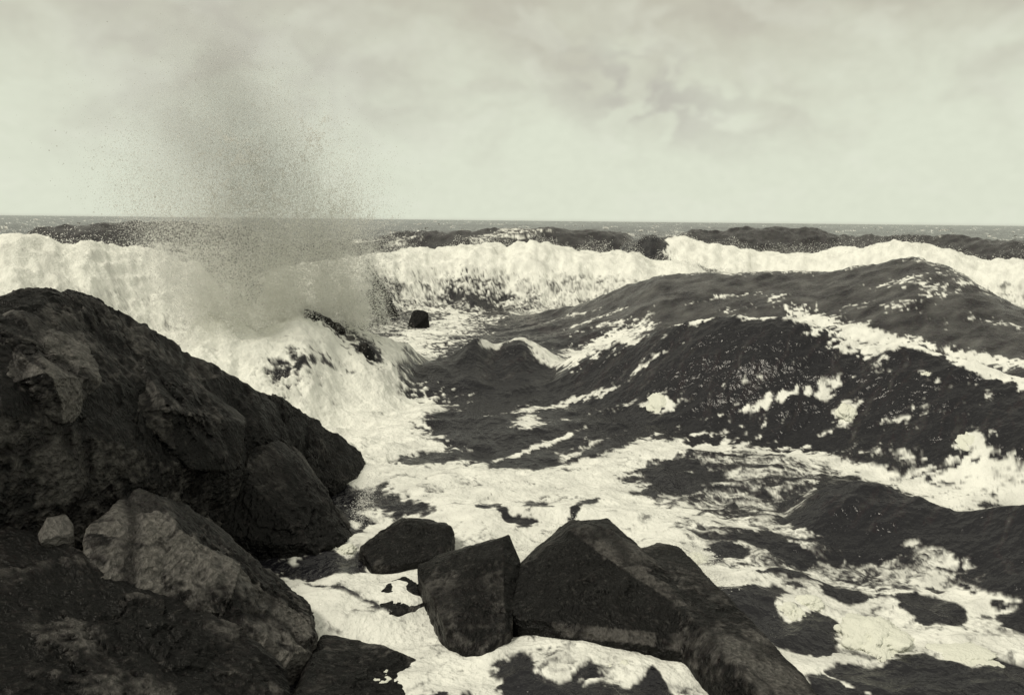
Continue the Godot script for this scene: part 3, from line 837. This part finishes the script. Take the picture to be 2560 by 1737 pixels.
func build_rocks() -> void:
	rock("headland", "rock_mass", 250, 3, 0.7, 0.2, [-5.42, 2.96, -7.18, -5.21, 3.15, -8.07, -5.12, 3.24, -8.82, -4.98, 3.28, -9.36, -4.87, 3.12, -9.64, -4.74, 2.84, -10.04, -4.54, 2.62, -10.35, -4.03, 2.14, -11.09, -3.7, 1.82, -11.52, -3.23, 0.77, -9.89, -3.84, 0.86, -8.14, -4.35, 1.01, -7.18, -4.53, 1.39, -5.85, -4.25, 2.37, -7.47, -4.43, 2.57, -6.54, -6.83, 2.52, -10.59, -6.2, 2.46, -11.65, -5.76, 1.7, -12.21, -4.25, 0.55, -13.23, -5.42, -0.6, -7.18, -5.21, -0.6, -8.07, -5.12, -0.6, -8.82, -4.98, -0.6, -9.36, -4.87, -0.6, -9.64, -4.74, -0.6, -10.04, -4.54, -0.6, -10.35, -4.03, -0.6, -11.09, -3.7, -0.6, -11.52, -3.23, -0.6, -9.89, -3.84, -0.6, -8.14, -4.35, -0.6, -7.18, -4.53, -0.6, -5.85, -4.25, -0.6, -7.47, -4.43, -0.6, -6.54, -6.83, -0.6, -10.59, -6.2, -0.6, -11.65, -5.76, -0.6, -12.21, -4.25, -0.6, -13.23])
	rock("headland", "rock_mass", 170, 5, 0.8, 0.1, [-4.16, 2.28, -10.83, -3.7, 1.83, -11.52, -3.36, 1.33, -12.04, -3.05, 1.06, -12.43, -2.65, 0.55, -12.93, -2.26, 0.08, -13.31, -2.32, 0.03, -12.89, -2.59, 0.33, -11.92, -3.06, 1, -10.88, -2.95, 0.26, -10.39, -3.56, 0.44, -9.56, -4, 1.55, -10.03, -4.73, 1.37, -12.32, -3.69, 0.53, -13.19, -2.81, 0.16, -13.71, -4.16, -0.6, -10.83, -3.7, -0.6, -11.52, -3.36, -0.6, -12.04, -3.05, -0.6, -12.43, -2.65, -0.6, -12.93, -2.26, -0.6, -13.31, -2.32, -0.6, -12.89, -2.59, -0.6, -11.92, -3.06, -0.6, -10.88, -2.95, -0.6, -10.39, -3.56, -0.6, -9.56, -4, -0.6, -10.03, -4.73, -0.6, -12.32, -3.69, -0.6, -13.19, -2.81, -0.6, -13.71])
	rock("headland", "rock_mass", 150, 9, 0.6, 0.08, [-3.19, 1.16, -10.74, -2.76, 0.77, -10.85, -2.33, 0.33, -10.75, -2.05, 0.04, -10.5, -2.06, 0.04, -9.89, -2.36, 0.1, -9.46, -2.88, 0.14, -9.37, -3.49, 0.4, -9.37, -3.51, 1.04, -10.11, -3.06, 0.61, -12.02, -3.19, -0.6, -10.74, -2.76, -0.6, -10.85, -2.33, -0.6, -10.75, -2.05, -0.6, -10.5, -2.06, -0.6, -9.89, -2.36, -0.6, -9.46, -2.88, -0.6, -9.37, -3.49, -0.6, -9.37, -3.51, -0.6, -10.11, -3.06, -0.6, -12.02])
	rock("headland", "rock_mass", 120, 71, 0.7, 0.5, [-5.06, 3.02, -7.69, -4.81, 3.07, -8.19, -4.31, 2.66, -8.47, -4.01, 2.36, -8.17, -4.04, 2.09, -7.53, -4.29, 2.15, -7.1, -4.6, 2.47, -6.91, -4.16, 2.59, -7.41, -5.22, 2.92, -8.88, -4.67, 2.53, -9.18, -4.42, 2.09, -8.24, -4.71, 2.15, -7.79])
	rock("headland", "rock_mass", 130, 75, 0.7, 0.1, [-4.43, 2.61, -9.52, -3.88, 2.14, -9.86, -3.22, 1.49, -9.99, -3.14, 1.01, -9.39, -3.6, 1.31, -8.74, -4.13, 1.98, -8.55, -3.71, 1.93, -8.91, -4.73, 2.35, -10.15, -3.44, 1.41, -10.66, -3.39, 1.01, -10.15, -4.48, 1.98, -9.27])
	rock("boulder", "", 170, 13, 0.6, 0.5, [-3.5, 1.53, -7.75, -3.33, 1.36, -7.93, -3.11, 1.08, -8.02, -2.81, 0.83, -8.02, -2.58, 0.64, -7.89, -2.17, 0.44, -7.7, -1.89, 0.32, -7.36, -1.7, 0.17, -7, -1.76, 0.15, -6.72, -2.08, 0.46, -6.68, -2.43, 0.66, -6.62, -2.78, 0.78, -6.42, -3.06, 0.69, -6.02, -3.23, 0.86, -6.1, -3.48, 1.15, -6.42, -3.6, 1.33, -6.8, -3.13, 1.23, -6.87, -2.98, 1.29, -7.16, -3.83, 1.07, -8.48, -3.07, 0.5, -8.78, -2.04, 0.19, -7.94, -3.5, -0.6, -7.75, -3.33, -0.6, -7.93, -3.11, -0.6, -8.02, -2.81, -0.6, -8.02, -2.58, -0.6, -7.89, -2.17, -0.6, -7.7, -1.89, -0.6, -7.36, -1.7, -0.6, -7, -1.76, -0.6, -6.72, -2.08, -0.6, -6.68, -2.43, -0.6, -6.62, -2.78, -0.6, -6.42, -3.06, -0.6, -6.02, -3.23, -0.6, -6.1, -3.48, -0.6, -6.42, -3.6, -0.6, -6.8, -3.13, -0.6, -6.87, -2.98, -0.6, -7.16, -3.83, -0.6, -8.48, -3.07, -0.6, -8.78, -2.04, -0.6, -7.94])
	rock("shore_ledge", "", 160, 17, 0.6, 0.16, [-4.76, 1.53, -5.92, -4.08, 1.42, -6.76, -3.53, 1.22, -6.62, -3.19, 0.79, -6.23, -2.64, 0.78, -6.43, -2.15, 0.62, -6.45, -1.89, 0.49, -6.48, -1.66, 0.29, -5.97, -3.58, 1.16, -4.31, -2.54, 0.59, -5.21, -1.6, 0.3, -5.68, -3.22, 0.95, -5.42, -5.39, 1.37, -6.7, -4.76, -0.6, -5.92, -4.08, -0.6, -6.76, -3.53, -0.6, -6.62, -3.19, -0.6, -6.23, -2.64, -0.6, -6.43, -2.15, -0.6, -6.45, -1.89, -0.6, -6.48, -1.66, -0.6, -5.97, -3.58, -0.6, -4.31, -2.54, -0.6, -5.21, -1.6, -0.6, -5.68, -3.22, -0.6, -5.42, -5.39, -0.6, -6.7])
	rock("pale_stone", "", 50, 21, 0.08, 1.9, [-3.95, 1.36, -6.67, -3.9, 1.49, -6.75, -3.8, 1.47, -6.87, -3.73, 1.39, -6.85, -3.69, 1.34, -6.76, -3.77, 1.37, -6.6, -3.85, 1.38, -6.55, -4.03, 1.41, -6.97, -3.92, 1.4, -7.09, -3.95, 0.86, -6.67, -3.9, 0.9, -6.75, -3.8, 0.9, -6.87, -3.73, 0.89, -6.85, -3.69, 0.84, -6.76, -3.77, 0.87, -6.6, -3.85, 0.88, -6.55, -4.03, 0.9, -6.97, -3.92, 0.9, -7.09])
	rock("tide_rock", "", 90, 25, 0.25, 0.12, [-1.81, 0.13, -9.58, -1.65, 0.18, -9.76, -1.38, 0.22, -9.91, -1.27, 0.31, -9.97, -0.97, 0.23, -9.95, -0.68, 0.26, -9.88, -0.69, 0.19, -9.58, -0.81, 0.12, -9.32, -1.2, 0.12, -9.17, -1.29, 0.09, -9.06, -1.58, 0.08, -9.06, -1.44, 0.17, -10.4, -1.02, 0.16, -10.45, -1.81, -0.6, -9.58, -1.65, -0.6, -9.76, -1.38, -0.6, -9.91, -1.27, -0.6, -9.97, -0.97, -0.6, -9.95, -0.68, -0.6, -9.88, -0.69, -0.6, -9.58, -0.81, -0.6, -9.32, -1.2, -0.6, -9.17, -1.29, -0.6, -9.06, -1.58, -0.6, -9.06, -1.44, -0.6, -10.4, -1.02, -0.6, -10.45])
	rock("square_rock", "", 100, 29, 0.3, 0.1, [-0.98, 0.29, -8.44, -0.48, 0.47, -8.69, -0.01, 0.58, -8.8, 0.12, 0.36, -8.6, -0.12, 0.31, -8.1, -0.16, 0.21, -7.8, 0.01, 0.14, -7.5, -0.1, 0.03, -7.3, -0.34, 0.03, -7.19, -0.48, 0.06, -7.28, -0.61, 0.19, -7.48, -0.75, 0.27, -7.86, -1.03, 0.2, -8.94, -0.01, 0.41, -9.3, -0.98, -0.6, -8.44, -0.48, -0.6, -8.69, -0.01, -0.6, -8.8, 0.12, -0.6, -8.6, -0.12, -0.6, -8.1, -0.16, -0.6, -7.8, 0.01, -0.6, -7.5, -0.1, -0.6, -7.3, -0.34, -0.6, -7.19, -0.48, -0.6, -7.28, -0.61, -0.6, -7.48, -0.75, -0.6, -7.86, -1.03, -0.6, -8.94, -0.01, -0.6, -9.3])
	rock("flat_rock", "", 70, 33, 0.15, 0.2, [-1.67, 0.04, -8.39, -1.44, 0.05, -8.48, -1.13, 0.06, -8.63, -0.96, 0.07, -8.6, -0.82, 0.03, -8.26, -1.12, 0.01, -8.02, -1.46, 0.04, -8.02, -1.17, 0.05, -8.92, -1.67, -0.6, -8.39, -1.44, -0.6, -8.48, -1.13, -0.6, -8.63, -0.96, -0.6, -8.6, -0.82, -0.6, -8.26, -1.12, -0.6, -8.02, -1.46, -0.6, -8.02, -1.17, -0.6, -8.92])
	rock("centre_rock", "rock_mass", 130, 37, 0.3, 0.14, [-0.21, 0.17, -8.3, 0.11, 0.33, -8.6, 0.65, 0.62, -8.88, 0.85, 0.65, -8.96, 1.1, 0.62, -8.93, 1.19, 0.53, -8.87, 1.37, 0.42, -8.79, 1.82, 0.28, -8.1, 1.94, 0.26, -7.14, 1.57, 0.16, -7.08, 1.02, 0.19, -7.43, 0.57, 0.19, -7.58, 0.32, 0.2, -7.74, -0.02, 0.16, -7.7, 0.64, 0.37, -7.97, 0.71, 0.44, -9.77, 1.21, 0.43, -9.83, -0.21, -0.6, -8.3, 0.11, -0.6, -8.6, 0.65, -0.6, -8.88, 0.85, -0.6, -8.96, 1.1, -0.6, -8.93, 1.19, -0.6, -8.87, 1.37, -0.6, -8.79, 1.82, -0.6, -8.1, 1.94, -0.6, -7.14, 1.57, -0.6, -7.08, 1.02, -0.6, -7.43, 0.57, -0.6, -7.58, 0.32, -0.6, -7.74, -0.02, -0.6, -7.7, 0.64, -0.6, -7.97, 0.71, -0.6, -9.77, 1.21, -0.6, -9.83])
	rock("centre_rock", "rock_mass", 130, 41, 0.3, 0.34, [1.31, 0.39, -8.9, 1.58, 0.32, -8.86, 1.84, 0.32, -8.81, 1.94, 0.29, -8.69, 2.06, 0.31, -8.56, 2.03, 0.28, -8.15, 2.17, 0.26, -7.7, 2.35, 0.27, -7.12, 2.48, 0.28, -6.44, 2.44, 0.3, -5.91, 2.08, 0.34, -5.73, 1.96, 0.31, -6.2, 1.82, 0.23, -6.65, 1.56, 0.19, -7.03, 1.54, 0.25, -8.05, 1.72, 0.19, -9.65, 2, 0.19, -9.59, 1.31, -0.6, -8.9, 1.58, -0.6, -8.86, 1.84, -0.6, -8.81, 1.94, -0.6, -8.69, 2.06, -0.6, -8.56, 2.03, -0.6, -8.15, 2.17, -0.6, -7.7, 2.35, -0.6, -7.12, 2.48, -0.6, -6.44, 2.44, -0.6, -5.91, 2.08, -0.6, -5.73, 1.96, -0.6, -6.2, 1.82, -0.6, -6.65, 1.56, -0.6, -7.03, 1.54, -0.6, -8.05, 1.72, -0.6, -9.65, 2, -0.6, -9.59])
	rock("sunken_slab", "", 100, 45, 0.3, 0.3, [-1.81, 0.12, -7.45, -1.49, 0.05, -7.47, -1.03, 0.01, -7.35, -0.78, -0.04, -7.23, -0.6, -0.05, -6.54, -0.69, -0.05, -6.23, -1.54, 0.11, -5.97, -1.78, 0.2, -6.11, -1.79, 0.11, -6.84, -1.69, 0.13, -7.07, -1.81, -0.6, -7.45, -1.49, -0.6, -7.47, -1.03, -0.6, -7.35, -0.78, -0.6, -7.23, -0.6, -0.6, -6.54, -0.69, -0.6, -6.23, -1.54, -0.6, -5.97, -1.78, -0.6, -6.11, -1.79, -0.6, -6.84, -1.69, -0.6, -7.07])
	rock("spike_rock", "", 60, 49, 0.5, 0.08, [-5.79, 0.6, -33.75, -5.51, 1.2, -34, -5.66, 1.78, -34.18, -5.09, 1.1, -34.17, -4.62, 0.14, -33.93, -4.96, 0.1, -33.78, -5.76, 1.6, -34.77, -4.69, 0.08, -34.43, -4.62, -0.8, -33.93, -4.96, -0.8, -33.78])
	rock("spike_rock", "", 40, 53, 0.3, 0.08, [-3.88, 0.17, -30.84, -3.69, 0.69, -31.06, -3.24, 0.65, -31.01, -3.07, 0.49, -30.93, -3.61, 0.08, -30.67, -3.75, 0.41, -31.56, -3.88, -0.8, -30.84, -3.07, -0.8, -30.93, -3.61, -0.8, -30.67])
	rock("spike_rock", "", 60, 57, 0.4, 0.1, [-4.81, 2.04, -19.06, -4.55, 1.92, -19.22, -4.02, 1.59, -19.34, -3.85, 1.49, -19.27, -4.25, 1.49, -18.98, -4.62, 1.76, -18.9, -4.68, 1.35, -19.81, -4.02, 0.57, -19.34, -3.85, 0.57, -19.27, -4.25, 0.57, -18.98, -4.62, 0.57, -18.9])
	rock("spike_rock", "", 50, 61, 0.3, 0.1, [-3.47, 1.18, -18.8, -3.32, 1.21, -18.93, -3.13, 0.95, -18.86, -3.05, 0.78, -18.67, -3.29, 0.9, -18.63, -3.41, 0.85, -19.42, -3.47, -0.04, -18.8, -3.32, -0.04, -18.93, -3.13, -0.04, -18.86, -3.05, -0.04, -18.67, -3.29, -0.04, -18.63])


# ---------------------------------------------------------------- foam clumps
func foam_clump(at: Vector3, size: Vector3, up: Vector3, label: String) -> void:
	var n := 20
	var side := 2 * n + 1
	var shape := noise(int(at.x * 100.0) + 400, 0.9, 3)
	var bubbles := noise(31, 5.0, 3, FastNoiseLite.TYPE_CELLULAR)
	var V := PackedVector3Array()
	var N := PackedVector3Array()
	var I := PackedInt32Array()
	V.resize(side * side)
	N.resize(side * side)
	for i in side:
		for j in side:
			var d := octa((i - n) / float(n), (j - n) / float(n))
			var t := 1.0 + 0.5 * shape.get_noise_3dv(d * 1.1) + 0.16 * shape.get_noise_3dv(d * 4.0) - 0.08 * bubbles.get_noise_3dv(d * 1.5)
			V[i * side + j] = d * t * size
	for i in side:
		for j in side:
			var du := V[mini(i + 1, side - 1) * side + j] - V[maxi(i - 1, 0) * side + j]
			var dv := V[i * side + mini(j + 1, side - 1)] - V[i * side + maxi(j - 1, 0)]
			var nn := dv.cross(du).normalized()
			if nn.dot(V[i * side + j]) < 0.0: nn = -nn
			N[i * side + j] = nn
			if i < side - 1 and j < side - 1:
				var k := i * side + j
				I.append_array(PackedInt32Array([k, k + side, k + 1, k + 1, k + side, k + side + 1]))
	var o := put("foam_clump", as_mesh(V, N, PackedColorArray(), I), M.clump, self)
	var across := Vector3(0, 0, -1).cross(up).normalized() * -1.0
	o.transform = Transform3D(Basis(across, up, across.cross(up)), at)
	tag(o, label, "foam", "white clumps of foam on the water")


func build_clumps() -> void:
	foam_clump(Vector3(3.05, 0.3, -16.73), Vector3(0.25, 0.08, 0.31), Vector3(-0.09, 0.88, 0.48).normalized(), "pointed white foam clump on the face of the big dark wave")
	foam_clump(Vector3(6.08, 0.61, -14.85), Vector3(0.15, 0.09, 0.19), Vector3(-0.21, 0.82, 0.52).normalized(), "small slanting foam clump at the right end of the big dark wave's foot")
	foam_clump(Vector3(7.37, 0.54, -13.02), Vector3(0.18, 0.06, 0.22), Vector3(-0.26, 0.84, 0.47).normalized(), "foam clump at the foot of the dark water by the right edge")
	foam_clump(Vector3(7.44, 1.33, -14.74), Vector3(0.1, 0.06, 0.12), Vector3(-0.23, 0.86, 0.46).normalized(), "tiny foam clump high on the dark wave face near the right edge")
	foam_clump(Vector3(2.93, -0.01, -8.23), Vector3(0.13, 0.07, 0.16), Vector3(0, 1, 0).normalized(), "round foam clump on the dark pool right of the central rock")
	foam_clump(Vector3(3.22, -0.01, -8.49), Vector3(0.11, 0.05, 0.14), Vector3(0, 1, 0).normalized(), "smaller foam clump touching the round one on the dark pool")
	foam_clump(Vector3(3.6, -0.02, -7.74), Vector3(0.3, 0.12, 0.37), Vector3(0, 1, 0).normalized(), "largest round foam clump between the two dark pools at lower right")
	foam_clump(Vector3(4.3, -0.01, -7.38), Vector3(0.33, 0.05, 0.23), Vector3(0, 1, 0).normalized(), "long flat foam clump over the bottom right dark pool")
	foam_clump(Vector3(-1.18, -0.01, -6.88), Vector3(0.14, 0.04, 0.16), Vector3(0, 1, 0).normalized(), "foam clump at the end of a thin foam string on the sunken slab")
	foam_clump(Vector3(0.47, -0.01, -7.04), Vector3(0.18, 0.06, 0.22), Vector3(0, 1, 0).normalized(), "oval foam clump in the foam below the square rock")
	foam_clump(Vector3(1.03, -0.01, -7.02), Vector3(0.15, 0.08, 0.19), Vector3(0, 1, 0).normalized(), "upright foam clump below the middle of the central rock")
	foam_clump(Vector3(2.26, -0.01, -9.56), Vector3(0.13, 0.06, 0.17), Vector3(0, 1, 0).normalized(), "foam clump against the right shoulder of the central rock")
	foam_clump(Vector3(-2.01, -0.01, -9.8), Vector3(0.1, 0.04, 0.13), Vector3(0, 1, 0).normalized(), "foam clump between the headland's foot and the tide rock")


# ---------------------------------------------------------------- spray
func droplet_mesh() -> ArrayMesh:
	# a torn flake of water, two triangles bent along their joint
	var V := PackedVector3Array([Vector3(-0.6, 0, 0.3), Vector3(0, 1, -0.2), Vector3(0.7, 0.1, 0.3), Vector3(0.1, -1, -0.2)])
	var N := PackedVector3Array()
	for v in V: N.append(Vector3(v.x * 0.4, v.y * 0.2, 1).normalized())
	return as_mesh(V, N, PackedColorArray(), PackedInt32Array([0, 1, 2, 0, 2, 3]))


func scatter(where: Array[Transform3D], called: String, parent: Node) -> MultiMeshInstance3D:
	var mm := MultiMesh.new()
	mm.transform_format = MultiMesh.TRANSFORM_3D
	mm.mesh = M.droplet
	mm.instance_count = where.size()
	for k in where.size(): mm.set_instance_transform(k, where[k])
	var o := MultiMeshInstance3D.new()
	o.name = called
	o.multimesh = mm
	o.material_override = M.drop
	o.set_meta("kind", "stuff")
	parent.add_child(o, true)
	return o


func droplet(at: Vector3, size: float, rng: RandomNumberGenerator) -> Transform3D:
	var b := Basis.from_euler(Vector3(rng.randf() * TAU, rng.randf() * TAU, rng.randf() * TAU)).scaled(Vector3(size, size, size))
	return Transform3D(b, at)


func build_spray() -> void:
	M.droplet = droplet_mesh()
	var rng := RandomNumberGenerator.new()
	rng.seed = 4242
	var mists: Array = []
	for k in 3:
		var fm := FogMaterial.new()
		fm.albedo = Color(0.96, 0.96, 0.94)
		fm.density = [0.017, 0.03, 0.046][k]
		mists.append(fm)
	var foot := [Vector3(-6.4, 1.79, -17.46), Vector3(-5.83, 1.88, -18.29), Vector3(-5.18, 1.9, -19.11), Vector3(-4.34, 1.87, -19.93), Vector3(-3.53, 1.8, -20.7)]
	var top := [Vector3(-8.37, 5.38, -17.06), Vector3(-7.19, 7.08, -18.02), Vector3(-6.11, 8.37, -19.04), Vector3(-4.85, 7.45, -20.02), Vector3(-3.27, 5.34, -20.74)]
	var body := base("spray_column", Vector3(foot[2].x, 0, foot[2].z))
	tag(body, "tall ragged column of sea spray thrown up behind the huge black rock", "spray")
	var drops: Array[Transform3D] = []
	for jet in 460:
		var u := rng.randf() * 3.999
		var k := int(u)
		var a: Vector3 = foot[k].lerp(foot[k + 1], u - k)
		var b: Vector3 = top[k].lerp(top[k + 1], u - k)
		var reach := 0.3 + 0.75 * pow(rng.randf(), 0.6)
		a += Vector3(rng.randfn(0, 0.4), rng.randfn(-0.1, 0.25), rng.randfn(0, 0.4))
		b = a + (b - a) * reach + Vector3(rng.randfn(0, 0.3), 0, rng.randfn(0, 0.6))
		var bow := Vector3(rng.randfn(0, 0.3), 0, rng.randfn(0, 0.3))
		var tight := rng.randf_range(0.3, 1.3)
		for q in int(1050 * reach):
			var t := pow(rng.randf(), 1.3) - 0.06
			var spread := (0.14 + 0.46 * t * reach) * tight * (0.55 if jet % 3 == 0 else 1.0)
			var p := a.lerp(b, t) + bow * sin(PI * t) + Vector3(rng.randfn(0, spread), rng.randfn(0, spread), rng.randfn(0, spread))
			drops.append(droplet(p - body.position, rng.randf_range(0.005, 0.0125) * (1.35 - 0.6 * t) * (1.0 + 1.2 * pow(rng.randf(), 9.0)), rng))
	# thicker gouts of water, torn into ragged strings
	for g in [[Vector3(-5.71, 4.91, -18.12), 0.32], [Vector3(-5.42, 4.41, -18.21), 0.28], [Vector3(-5.9, 5.31, -18.06), 0.2], [Vector3(-4.61, 5.73, -19.46), 0.2], [Vector3(-4.17, 4.16, -20.07), 0.22], [Vector3(-6.25, 2.85, -17.41), 0.3], [Vector3(-5.73, 3, -18.12), 0.3], [Vector3(-5.08, 2.38, -18.83), 0.35], [Vector3(-4.71, 3.35, -19.44), 0.25], [Vector3(-3.71, 3.43, -20.67), 0.3], [Vector3(-6.57, 2.27, -16.76), 0.3], [Vector3(-5.41, 2.04, -18.21), 0.4], [Vector3(-4.35, 2.33, -19.52), 0.4], [Vector3(-6.2, 4.12, -17.96), 0.22], [Vector3(-5.13, 3.95, -18.81), 0.3]]:
		for strand in 18:
			var a: Vector3 = g[0] + Vector3(rng.randfn(0, g[1]), rng.randfn(0, g[1] * 1.1), rng.randfn(0, g[1]))
			var dir: Vector3 = Vector3(rng.randfn(0.25, 0.5), rng.randfn(0.7, 0.5), rng.randfn(0, 0.4)).normalized() * g[1] * rng.randf_range(0.8, 3.2)
			for q in 60:
				var t := rng.randf()
				var p: Vector3 = a + dir * t - Vector3(0, 0.25, 0) * t * t + Vector3(rng.randfn(0, 0.03), rng.randfn(0, 0.03), rng.randfn(0, 0.03)) * (0.5 + t)
				drops.append(droplet(p - body.position, rng.randf_range(0.008, 0.021), rng))
	scatter(drops, "droplets", body)
	for k in 110:
		var u := clampf(rng.randfn(1.7, 0.75), 0.1, 3.3)
		var q := int(u)
		var t := 0.22 + 0.78 * rng.randf()
		var p: Vector3 = foot[q].lerp(foot[q + 1], u - q).lerp(top[q].lerp(top[q + 1], u - q), t * 0.9)
		p += Vector3(rng.randfn(0, 0.35), rng.randfn(0, 0.35), rng.randfn(0, 0.5))
		var fog := FogVolume.new()
		fog.name = "mist"
		fog.shape = RenderingServer.FOG_VOLUME_SHAPE_ELLIPSOID
		var s := rng.randf_range(0.6, 1.5) * (0.8 + 0.5 * t)
		fog.size = Vector3(s, s * rng.randf_range(1.1, 2.2), s)
		fog.position = p - body.position
		fog.rotation_degrees = Vector3(0, 0, rng.randf_range(-15, 35))
		fog.material = mists[rng.randi() % 3]
		fog.set_meta("kind", "stuff")
		body.add_child(fog, true)
	for called in ["breaker", "spill", "left_white", "surge"]:
		var w: Dictionary = waves[wave_index[called]]
		var flecks: Array[Transform3D] = []
		var gust := noise(90 + wave_index[called], 0.9, 3)
		for q in 34000:
			var c := rng.randf() * COLS
			var h: float = w.h[int(c)]
			if h < 0.6: continue
			var a := deg_to_rad(bearing(c))
			var r: float = w.r[int(c)] + rng.randfn(0.3, 0.9)
			var x := r * sin(a)
			var g := clampf(0.5 + 1.3 * gust.get_noise_2d(x, 0.0), 0.0, 1.3)
			var y := h - 0.15 + g * 0.8 * pow(rng.randf(), 2.6) - absf(rng.randfn(0.0, 0.08))
			flecks.append(droplet(Vector3(x, y, -r * cos(a)), rng.randf_range(0.010, 0.03) * (1.1 if r > 30.0 else 0.5), rng))
		scatter(flecks, "spindrift", things[wave_index[called]])
	for s in SPLASHES:
		var o := base("splash", s[0])
		tag(o, s[3], "splash", "small splashes along the rocks")
		var flecks: Array[Transform3D] = []
		var run: Vector3 = s[1] - s[0]
		for q in 2600:
			var u := rng.randf()
			var burst := 0.35 + 0.65 * absf(sin(u * 17.0 + s[0].x))
			var p: Vector3 = run * u + Vector3(rng.randfn(0, 0.07), s[2] * burst * pow(rng.randf(), 2.4), rng.randfn(0, 0.07))
			flecks.append(droplet(p, rng.randf_range(0.003, 0.011), rng))
		scatter(flecks, "droplets", o)


const SPLASHES := [
	[Vector3(-2.16, 0, -13.18), Vector3(-2, 0, -10.55), 0.35, "thin splash of white water along the right foot of the huge black rock"],
	[Vector3(0.15, 0, -9.36), Vector3(0.77, 0, -10.61), 0.25, "thin splash of white water along the upper left edge of the central rock"],
	[Vector3(2.2, 0, -9.92), Vector3(2.31, 0, -8.41), 0.25, "thin splash of white water along the right shoulder of the central rock"],
	[Vector3(-5.29, 0.94, -16.47), Vector3(-4.04, 0.19, -16.33), 0.5, "splash of white water washing along the back of the huge black rock"],
]
